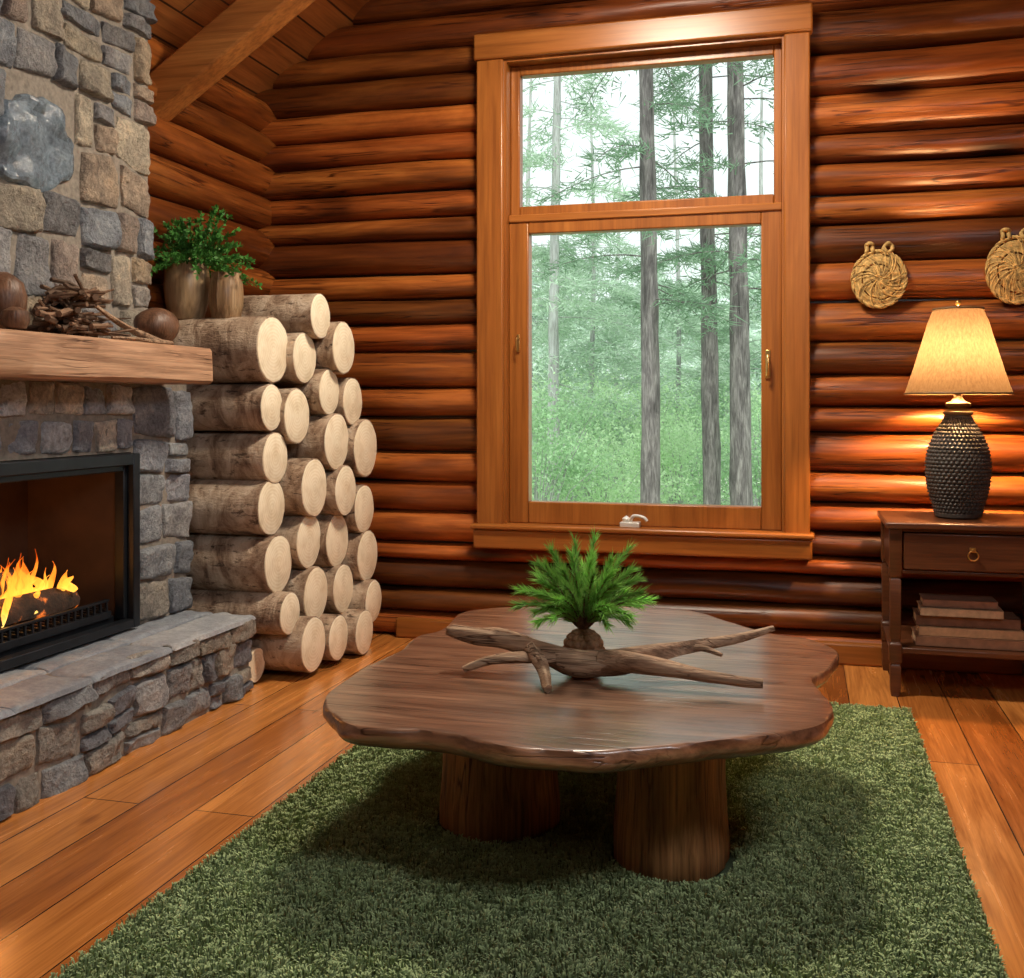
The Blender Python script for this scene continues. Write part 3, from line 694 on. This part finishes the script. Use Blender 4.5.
bri=(.92+.20*hsh+np.random.uniform(-.07,.07,n))*(1.12-.45*rad); sh=np.array([.5,.5,.92,.92,.92,.92,1.15,1.15])  # shade between tufts painted in: darker tuft edges and blade roots
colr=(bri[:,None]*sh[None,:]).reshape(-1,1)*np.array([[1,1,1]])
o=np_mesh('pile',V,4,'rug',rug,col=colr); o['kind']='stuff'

# ------------------------------------------------------------------ coffee table
TZ=.46
ct=thing('coffee_table','live-edge wooden slab coffee table on thick stump legs','coffee table',(-.6,3.2,.012))
ol=[(326,702),(336,686),(368,665),(400,650),(416,636),(440,629),(462,613),(500,607),(560,606),(620,606),(690,610),(730,621),(770,633),(812,639),(835,650),(833,665),(815,679),(821,690),(831,702),(829,717),(799,731),(745,737),(690,743),(640,749),(590,752),(540,749),(490,743),(452,735),(420,730),(385,729),(350,724),(331,714)]
pl=spline([at(a,b,Z=TZ) for a,b in ol],8,True); n=len(pl)
nr=[]
for i in range(n):
    t_=(pl[(i+1)%n]-pl[i-1]).normalized(); nr.append(Vector((t_.y,-t_.x,0)))
area=sum(pl[i].x*pl[(i+1)%n].y-pl[(i+1)%n].x*pl[i].y for i in range(n))
if area<0: nr=[-q for q in nr]
rings=[]; cols=[]
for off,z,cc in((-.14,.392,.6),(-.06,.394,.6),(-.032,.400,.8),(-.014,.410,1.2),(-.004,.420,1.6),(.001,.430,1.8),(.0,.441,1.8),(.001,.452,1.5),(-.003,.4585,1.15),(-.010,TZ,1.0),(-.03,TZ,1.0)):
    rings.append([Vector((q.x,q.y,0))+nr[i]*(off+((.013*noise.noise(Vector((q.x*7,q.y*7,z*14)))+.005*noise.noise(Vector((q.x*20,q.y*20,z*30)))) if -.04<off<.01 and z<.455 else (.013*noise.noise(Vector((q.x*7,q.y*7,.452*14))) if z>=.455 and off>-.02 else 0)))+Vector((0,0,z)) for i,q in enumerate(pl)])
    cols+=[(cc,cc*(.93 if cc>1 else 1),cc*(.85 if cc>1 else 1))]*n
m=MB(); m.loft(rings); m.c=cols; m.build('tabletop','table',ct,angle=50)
for i,(lx,ly,lr) in enumerate(LEGS):
    m=MB(); prof=[(lr*k,z) for k,z in((.97,.013),(1.02,.022),(1.02,.08),(.98,.16),(.95,.25),(.96,.33),(.97,.392))]
    m.lathe(prof,lx,ly,48,fn=lambda a,z,r:.020*noise.noise(Vector((math.cos(a)*1.6,math.sin(a)*1.6,i*5.1)))+.008*noise.noise(Vector((math.cos(a)*6,math.sin(a)*6,z*2+i))))
    m.build('leg','stump',ct,angle=50)

dw=MB(); ZT=TZ+.001
def branch(pl_,rad,seed,k=5):
    pts=spline([at(a,b,Y=y) for a,b,y in pl_],k); rr=interp(rad,len(pts))
    for q,r in zip(pts,rr): q.z=max(q.z,ZT+r*1.05)
    dw.tube(pts,rr,12,rough=.55,seed=seed)
branch([(447,630,3.0),(478,636,3.0),(510,641,3.0),(540,652,3.0),(572,662,3.0),(606,663,3.0),(650,656,3.02),(700,644,3.08),(742,637,3.12),(774,628,3.15)],[.010,.022,.027,.033,.036,.032,.024,.018,.013,.007],1)
branch([(600,660,2.99),(640,664,2.96),(690,674,2.95),(735,680,2.95),(763,683,2.95)],[.028,.024,.019,.015,.012],2)
branch([(555,655,2.99),(520,658,2.96),(490,661,2.95),(464,670,2.94)],[.022,.016,.013,.009],3)
branch([(530,648,2.98),(542,668,2.92),(546,684,2.86),(548,697,2.83)],[.022,.017,.013,.011],4)
branch([(535,645,3.0),(505,632,3.02),(480,631,3.03),(452,626,3.03)],[.016,.012,.009,.005],5)
branch([(640,658,3.02),(670,650,3.06),(700,648,3.06),(722,655,3.04)],[.014,.010,.008,.005],6)
p=at(583,665,Y=3.0)
tag(dw.build('driftwood','drift',origin=(p.x,p.y,TZ),angle=80),'twisted branching driftwood piece on the slab coffee table','driftwood')
bp=at(583,645,Y=3.10); br=.062; bc=Vector((bp.x,3.108,TZ+.001+br))
t=thing('pine_arrangement','green pine sprigs bunched in a brown woven ball on the coffee table','plant',(bc.x,bc.y,TZ+.001))
RWc=PI/9
def wv(a,z,r):
    ph=math.asin(max(-1,min(1,(z-bc.z)/br)))+PI/2
    if ph<.15 or ph>PI-.1: return 0
    k=int(ph/RWc); return .007*abs(math.sin(7*a+(k%2)*PI/2))**.7*abs(math.sin(ph/RWc*PI))**.6-.005
m=MB(); m.lathe([(br*math.cos(-PI/2+PI*i/54)+.0005,bc.z+br*math.sin(-PI/2+PI*i/54)) for i in range(55)],bc.x,bc.y,84,fn=wv)
m.build('woven_ball','cone',t,angle=80)
rs=np.random.RandomState(11); PP=[];DD=[];LL=[];CC=[]; m=MB()
top=bc+Vector((0,0,.05))
NS=48
for i in range(NS):
    a=2*PI*i*.618+rs.uniform(-.3,.3); el=math.asin(min(1,-.02+1.02*((i+.5)/NS)))
    d=Vector((math.cos(a)*math.cos(el),math.sin(a)*math.cos(el),math.sin(el))); ln=(.168+.065*max(0,math.sin(el)))*rs.uniform(.8,1.14)
    pts=[top+d*ln*s_+Vector((0,0,.035*math.sin(PI*s_)*math.cos(el)))+Vector((0,0,.045*s_)) for s_ in np.linspace(0,1,7)]
    m.tube(pts,[.004,.0035,.003,.003,.0025,.002,.001],5)
    tone=rs.uniform(.6,1.45)
    for k in range(220):
        s_=rs.uniform(.2,1.0); f=min(s_,1)*6; i0=min(int(f),5); q=pts[i0].lerp(pts[i0+1],f-i0)
        tang=(pts[i0+1]-pts[i0]).normalized(); rv=np.array(rs.normal(size=3)); rv-=np.array(tang)*rv.dot(np.array(tang)); rv/=np.linalg.norm(rv)
        PP.append(q);DD.append(np.array(tang)*rs.uniform(.8,1.15)+rv*rs.uniform(.40,.65));LL.append(rs.uniform(.032,.046)); CC.append(tone*rs.uniform(.8,1.2)*(.55+.6*s_))  # needle colour shaded darker toward the sprig base
m.build('stems','twig',t)
np_mesh('needles',needles(np.array(PP),unit(np.array(DD)),np.array(LL),.0018),3,'sprig',t,col=np.repeat(np.array(CC),3)[:,None])['kind']='stuff'

# ------------------------------------------------------------------ side table
SX0,SX1,SY0,SY1=.365,1.035,4.80,5.32
st=thing('side_table','dark wooden side table with one drawer and low shelf under the lamp','side table',((SX0+SX1)/2,(SY0+SY1)/2,0))
m=MB(); m.box(SX0-.012,SX1+.012,SY0-.015,SY1,.722,.75); m.build('tabletop','sidetable',st,bevel=.008)
def sqleg(x,y):
    m=MB(); rings=[]
    for hw,z in((.017,0),(.021,.03),(.023,.13),(.018,.14),(.026,.15),(.026,.225),(.018,.235),(.022,.25),(.023,.50),(.018,.51),(.026,.52),(.026,.722)):
        rings.append([(x-hw,y-hw,z),(x+hw,y-hw,z),(x+hw,y+hw,z),(x-hw,y+hw,z)])
    m.loft(rings); m.build('leg','sidetable',st,bevel=.003)
for x in(SX0+.03,SX1-.03):
    for y in(SY0+.03,SY1-.03): sqleg(x,y)
m=MB(); m.box(SX0+.055,SX1-.055,SY1-.045,SY1-.02,.53,.722); m.box(SX0+.015,SX0+.04,SY0+.055,SY1-.055,.53,.722); m.box(SX1-.04,SX1-.015,SY0+.055,SY1-.055,.53,.722); m.box(SX0+.055,SX1-.055,SY0+.012,SY0+.035,.53,.545); m.box(SX0+.055,SX1-.055,SY0+.012,SY0+.035,.708,.722)
m.build('apron','sidetable',st,bevel=.003)
m=MB(); m.box(SX0+.062,SX1-.062,SY0+.004,SY0+.03,.55,.704); m.box(SX0+.08,SX1-.08,SY0+.03,SY1-.06,.56,.69)
dwr=m.build('drawer','sidetable',st,bevel=.005)
kx=(SX0+SX1)/2
m=MB(); m.tube([(kx+.02*math.cos(2*PI*k/20),SY0-.014,.618+.02*math.sin(2*PI*k/20)) for k in range(21)],.003,6,caps=False); m.box(kx-.012,kx+.012,SY0-.004,SY0+.005,.63,.65); m.tube([(kx,SY0-.002,.639),(kx,SY0-.018,.639)],.005,8)
m.build('ring_pull','brass',dwr)['label']='small brass ring pull'
m=MB(); m.box(SX0+.01,SX1-.01,SY0+.01,SY1-.01,.188,.212); m.build('shelf','sidetable',st,bevel=.004)
bk=[(.48,.93,.042,(.24,.11,.06),'bottom'),(.495,.91,.040,(.38,.22,.12),'second'),(.485,.90,.046,(.18,.09,.055),'third'),(.50,.83,.036,(.44,.30,.19),'fourth'),(.51,.81,.034,(.26,.14,.09),'top')]
z=.2135
blab=['red-brown hardcover at the bottom of the stack on the side table shelf','tan hardcover second from the bottom of the shelf stack','thick dark brown hardcover in the middle of the shelf stack','pale tan slim book second from the top of the shelf stack','slim brown book on top of the shelf stack']
for i,(x0,x1,h,cl,_) in enumerate(bk):
    MAT['book%d'%i]=plain('book_cover_%s'%_,cl,.6,0,.25,30)
    y0=4.86+.012*(i%3); y1=y0+.2-.012*i
    t=thing('book',blab[i],'book',((x0+x1)/2,(y0+y1)/2,z),'books stacked on the side table shelf')
    m=MB(); m.box(x0,x1,y0,y1,z,z+.004); m.box(x0,x1,y0,y1,z+h-.004,z+h); m.box(x0,x1,y0,y0+.004,z,z+h); m.build('cover','book%d'%i,t,bevel=.0015)
    m=MB(); m.box(x0+.006,x1-.006,y0+.0042,y1-.006,z+.0042,z+h-.0042); m.build('pages','page',t,smooth=False)
    z+=h+.0008
lp=at(958,515,Y=5.06); lx,ly=lp.x,5.06
t=thing('table_lamp','glowing table lamp with dark woven base and tapered cream shade','lamp',(lx,ly,.751))
pf=[(.0005,.751),(.085,.751),(.098,.757),(.1,.775),(.112,.82),(.128,.88),(.136,.95),(.136,1.0),(.125,1.06),(.102,1.12),(.076,1.165),(.060,1.19),(.056,1.205)]
zs=np.linspace(.757,1.205,170); rsx=np.interp(zs,[q[1] for q in pf],[q[0] for q in pf])
RW=.0165
def weave(a,z,r):
    if z<=.775 or z>=1.195: return 0
    k=int((z-.757)/RW); s=abs(math.sin((z-.757)/RW*PI))
    return (.008*abs(math.sin(19*a+(k%2)*PI/2))**.6*s**.6-.005)*(r/.139+.2)
m=MB(); m.lathe([(.0005,.751),(.085,.7512)]+list(zip(rsx,zs)),lx,ly,228,fn=weave)
m.build('base','lampbase',t,angle=70)
m=MB(); m.lathe([(.05,1.204),(.062,1.209),(.064,1.22),(.05,1.228),(.035,1.236),(.052,1.246),(.054,1.258),(.03,1.268),(.018,1.285),(.018,1.36),(.001,1.362)],lx,ly,32); m.build('neck','lampneck',t,angle=50)
m=MB(); m.lathe([(.222,1.30),(.219,1.312),(.19,1.40),(.157,1.51),(.125,1.62),(.106,1.668),(.104,1.675)],lx,ly,64,caps=False)
sh_=m.build('shade','shade',t)
for rr_,zz_ in((.222,1.301),(.104,1.675)):
    m=MB(); m.tube([(lx+rr_*math.cos(2*PI*k/64),ly+rr_*math.sin(2*PI*k/64),zz_) for k in range(65)],.005,6,caps=False); m.build('shade_trim','lampneck',sh_)
m=MB(); m.lathe([(.004,1.655),(.004,1.69),(.011,1.697),(.012,1.705),(.006,1.715),(.001,1.717)],lx,ly,14)
for k in range(3):
    a=2*PI*k/3; m.tube([(lx,ly,1.66),(lx+.1*math.cos(a),ly+.1*math.sin(a),1.665)],.002,5)
m.build('finial','brass',t)

def hanging(px,py,r,label,sq,seed):
    p=at(px,py,Y=5.33); rr=random.Random(seed)
    t=thing('woven_wall_hanging',label,'wall decoration',(p.x,5.36,p.z-r),'round straw hangings on the log wall')
    m=MB(); turn=16
    for j in range(turn):
        q0=.003+(r-.009)*j/turn; s_=rr.uniform(.75,1.2); pts=[]
        for i in range(61):
            a=2*PI*i/60+j; q=q0+(r-.009)/turn*i/60; b=.018*(1-(q/r)**2)
            pts.append((p.x+q*math.cos(a),5.335-b+.0025*math.sin(a*15.5),p.z+q*math.sin(a)*sq))
        m.tube(pts,.0052,6,(s_,s_,s_))
    for k in range(34):
        a=2*PI*k/34+rr.uniform(-.1,.1); s_=rr.uniform(.5,1.5); tw=rr.uniform(.5,1.3)
        m.tube([(p.x+q*r*math.cos(a+q*tw),5.329-.019*(1-q*q)-.0025*math.sin(q*16+k),p.z+q*r*math.sin(a+q*tw)*sq) for q in(.12,.3,.5,.64,.78,.95)],.0024,5,(s_,s_,s_))
    m.build('coil','straw',t,angle=80)
    m=MB()
    for ph,s_ in((0,.8),(PI/2,1.2),(PI,1.0)):
        m.tube([(p.x+(r-.005+.005*math.cos(14*a+ph))*math.cos(a),5.332+.006*math.sin(14*a+ph),p.z+(r-.005+.005*math.cos(14*a+ph))*math.sin(a)*sq) for a in [2*PI*k/180 for k in range(181)]],.0042,6,(s_,s_,s_),caps=False)
    m.build('braided_rim','straw',t,angle=80)
    for s_ in(-1,1):
        m=MB(); cx=p.x+s_*r*.33; cz=p.z+r*sq+.008
        m.tube([(cx+.016*math.cos(a)*s_+.004*math.cos(3*a),5.333+.006*math.sin(3*a),cz+.024*math.sin(a)) for a in [2*PI*k/24 for k in range(25)]],.010,7,(.9,.9,.9),caps=False,rough=.3,seed=seed)
        m.build('knot','straw',t,angle=80)
hanging(879,279,.126,'smaller round woven straw hanging, just right of the window',1.1,1)
hanging(1016,270,.129,'round woven straw hanging above the lamp at the right edge',1.22,2)

# ------------------------------------------------------------------ forest
GZ=-.6
m=MB(); gv=[];N1=24
for i in range(N1+1):
    for j in range(N1+1):
        x=-45+70*i/N1; y=5.7+75*(j/N1)**1.5; gv.append((x,y,GZ+.25*noise.noise(Vector((x*.2,y*.2,0)))*min(1,(y-5.7)/4)))
m.add(gv,[(i*(N1+1)+j,(i+1)*(N1+1)+j,(i+1)*(N1+1)+j+1,i*(N1+1)+j+1) for i in range(N1) for j in range(N1)])
g=struct(m.build('ground','ground'))
def tree(x,y,rad,h,label,group,tm,nm,zmin,zmax,nb,bl,seed,nl=.13,nw=.006,per=150,lean=0,spread=1.0,bt=.11):
    rs=np.random.RandomState(seed); t=thing('pine_tree',label,'tree',(x,y,GZ-.1),group)
    m=MB(); pts=[];rr=[]
    for i in range(40):
        q=i/39; pts.append((x+lean*q*h+.05*math.sin(q*5+seed),y+.04*math.sin(q*4+seed*2),GZ-.1+h*q)); rr.append(rad*(1.15 if i==0 else 1)*(1-.75*q))
    m.tube(pts,rr,14,rough=.22,seed=seed); m.build('trunk',tm,t)
    m=MB(); P=[];D=[]
    for b in range(nb):
        z=rs.uniform(zmin,zmax); q=(z-GZ)/h; a=rs.uniform(0,2*PI); L_=bl*rs.uniform(.55,1.1)*(1-.5*q); cx=x+lean*q*h
        d=np.array([math.cos(a),math.sin(a),rs.uniform(-.12,.2)])
        bp=[np.array([cx,y,z])+d*L_*s_+np.array([0,0,-.28*L_*s_*s_]) for s_ in np.linspace(0,1,6)]
        m.tube([Vector(v) for v in bp],[rad*bt*(1-.8*s_) +.002 for s_ in np.linspace(0,1,6)],5)
        k=int(per*L_/bl*spread); s_=rs.uniform(.22,1.02,k); base=np.array(bp); idx=np.minimum((s_*5).astype(int),4); fr=(s_*5-idx)[:,None]
        pp=base[idx]*(1-fr)+base[np.minimum(idx+1,5)]*fr
        side=np.cross(d,[0,0,1.0]); side/=np.linalg.norm(side)+1e-9
        off=rs.normal(size=(k,1))*.14*L_*(1.1-s_[:,None]*.6)
        pp=pp+side*off+np.array([[0,0,1]])*(rs.normal(size=(k,1))*.035*L_-np.abs(off)*.25)
        P.append(pp); D.append(unit(d*.7+side*np.sign(off)*.5+rs.normal(size=(k,3))*.45))
    m.build('branches',tm,t)
    P=np.concatenate(P);D=np.concatenate(D)
    np_mesh('foliage',needles(P,D,rs.uniform(.6,1.2,len(P))*nl,nw),3,nm,t)
def fx(px,y): return at(px,400,Y=y).x
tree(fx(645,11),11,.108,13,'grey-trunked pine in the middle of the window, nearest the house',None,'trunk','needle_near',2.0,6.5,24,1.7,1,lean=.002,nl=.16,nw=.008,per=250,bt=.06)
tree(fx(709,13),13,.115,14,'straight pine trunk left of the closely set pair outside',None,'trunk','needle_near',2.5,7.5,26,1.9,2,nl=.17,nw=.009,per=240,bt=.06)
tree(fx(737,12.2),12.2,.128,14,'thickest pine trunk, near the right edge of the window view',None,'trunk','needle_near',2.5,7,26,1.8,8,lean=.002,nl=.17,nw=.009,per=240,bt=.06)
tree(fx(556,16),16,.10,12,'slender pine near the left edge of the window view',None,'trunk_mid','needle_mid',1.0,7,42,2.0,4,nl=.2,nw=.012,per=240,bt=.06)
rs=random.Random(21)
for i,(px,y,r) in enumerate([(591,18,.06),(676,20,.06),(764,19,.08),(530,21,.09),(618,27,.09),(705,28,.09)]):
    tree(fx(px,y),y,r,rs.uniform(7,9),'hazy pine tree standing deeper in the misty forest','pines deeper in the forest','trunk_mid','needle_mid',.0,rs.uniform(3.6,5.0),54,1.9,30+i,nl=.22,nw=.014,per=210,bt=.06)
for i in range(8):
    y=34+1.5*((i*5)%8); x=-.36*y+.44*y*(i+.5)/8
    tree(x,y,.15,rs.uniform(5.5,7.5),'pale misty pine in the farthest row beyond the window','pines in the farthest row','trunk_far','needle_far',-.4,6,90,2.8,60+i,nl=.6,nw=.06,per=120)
def shrub(x,y,w_,h,label,group,mt,seed,n=4200):
    rs=np.random.RandomState(seed); t=thing('shrub',label,'shrub',(x,y,GZ-.1),group)
    m=MB(); P=[];D=[]
    for k in range(24):
        a=rs.uniform(0,2*PI); tip=np.array([x+w_*rs.uniform(.1,1)*math.cos(a),y+w_*rs.uniform(.1,1)*math.sin(a),GZ+h*rs.uniform(.4,1)])
        m.tube([(x,y,GZ-.12),tuple((np.array([x,y,GZ])+tip)/2+np.array([0,0,h*.12])),tuple(tip)],[.016,.008,.003],5)
        q=n//24; P.append(tip+rs.normal(size=(q,3))*np.array([w_*.22,w_*.22,h*.08])); D.append(unit(rs.normal(size=(q,3))+np.array([0,0,-.2])))
    m.build('stems','trunk_mid',t); P=np.concatenate(P);D=np.concatenate(D)
    P[:,2]=np.maximum(P[:,2],GZ-.05)
    np_mesh('foliage',leaves(P,D,rs.uniform(.04,.08,len(P)),rs.uniform(.010,.020,len(P))),4,mt,t)
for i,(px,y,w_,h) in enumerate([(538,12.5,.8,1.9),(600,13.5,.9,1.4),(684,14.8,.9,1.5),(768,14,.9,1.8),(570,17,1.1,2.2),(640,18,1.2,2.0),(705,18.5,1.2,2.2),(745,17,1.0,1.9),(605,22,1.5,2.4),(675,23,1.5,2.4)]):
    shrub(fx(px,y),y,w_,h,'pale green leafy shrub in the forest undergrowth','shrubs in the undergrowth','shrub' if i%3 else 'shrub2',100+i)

# ------------------------------------------------------------------ lights
def light(name,typ,loc,energy,color,rot=None,aim=None,**k):
    l=bpy.data.lights.new(name,typ); l.energy=energy; l.color=color
    for a,b in k.items(): setattr(l,a,b)
    o=bpy.data.objects.new(name,l); C.objects.link(o); o.location=loc
    if rot: o.rotation_euler=rot
    if aim: o.rotation_euler=(Vector(aim)-Vector(loc)).to_track_quat('-Z','Y').to_euler()
    return o
D=math.radians
light('ceiling_light','AREA',(-.70,3.95,3.5),112,(1,.86,.68),(0,0,0),shape='RECTANGLE',size=.55,size_y=.4)
light('side_fill_light','AREA',(1.1,1.3,3.0),84,(.94,.97,1.0),aim=(-2.6,3.8,.9),shape='RECTANGLE',size=.9,size_y=.8)  # unseen fill added under the ceiling to light the fireplace side
light('rear_fill_light','AREA',(-.8,-1.0,3.3),6,(1,.95,.88),aim=(-.8,4.5,1.0),shape='RECTANGLE',size=1.6,size_y=1.0)  # weak unseen fill added behind the camera
light('lamp_bulb','POINT',(lx,ly,1.46),92,(1,.60,.26),shadow_soft_size=.04)
light('fire_glow','POINT',(-2.80,3.15,.64),5,(1,.38,.10),shadow_soft_size=.08)
light('sun','SUN',(0,-5,20),4.4,(1,1,.97),(D(40),0,D(12)),angle=D(20))
po=light('window_portal','AREA',(-.78,5.62,1.85),1,(1,1,1),(D(-90),0,0),shape='RECTANGLE',size=1.4,size_y=2.42); po.data.cycles.is_portal=True
wd=bpy.data.worlds.new('World'); bpy.context.scene.world=wd; wd.use_nodes=True
nt=wd.node_tree; bg=nt.nodes['Background']
tc=nd(nt,'ShaderNodeTexCoord').outputs['Generated']; z=nd(nt,'ShaderNodeSeparateXYZ',{0:tc}).outputs['Z']
nt.links.new(ramp(nt,z,[(.0,(.82,.92,.87)),(.12,(.87,.95,.93)),(.35,(.93,.97,1.0)),(1,(.83,.9,1.0))]),bg.inputs['Color']); bg.inputs['Strength'].default_value=1.25
# ------------------------------------------------------------------ camera
cam=bpy.data.cameras.new('camera'); co=bpy.data.objects.new('camera',cam); C.objects.link(co)
co.location=(0,0,H); co.rotation_euler=(PI/2,0,TH); cam.sensor_width=36; cam.lens=36*F/1024; cam.shift_y=-(489-HY)/1024; cam.clip_start=.02
bpy.context.scene.camera=co
vs=bpy.context.scene.view_settings; vs.view_transform='Standard'; vs.look='None'; vs.exposure=0
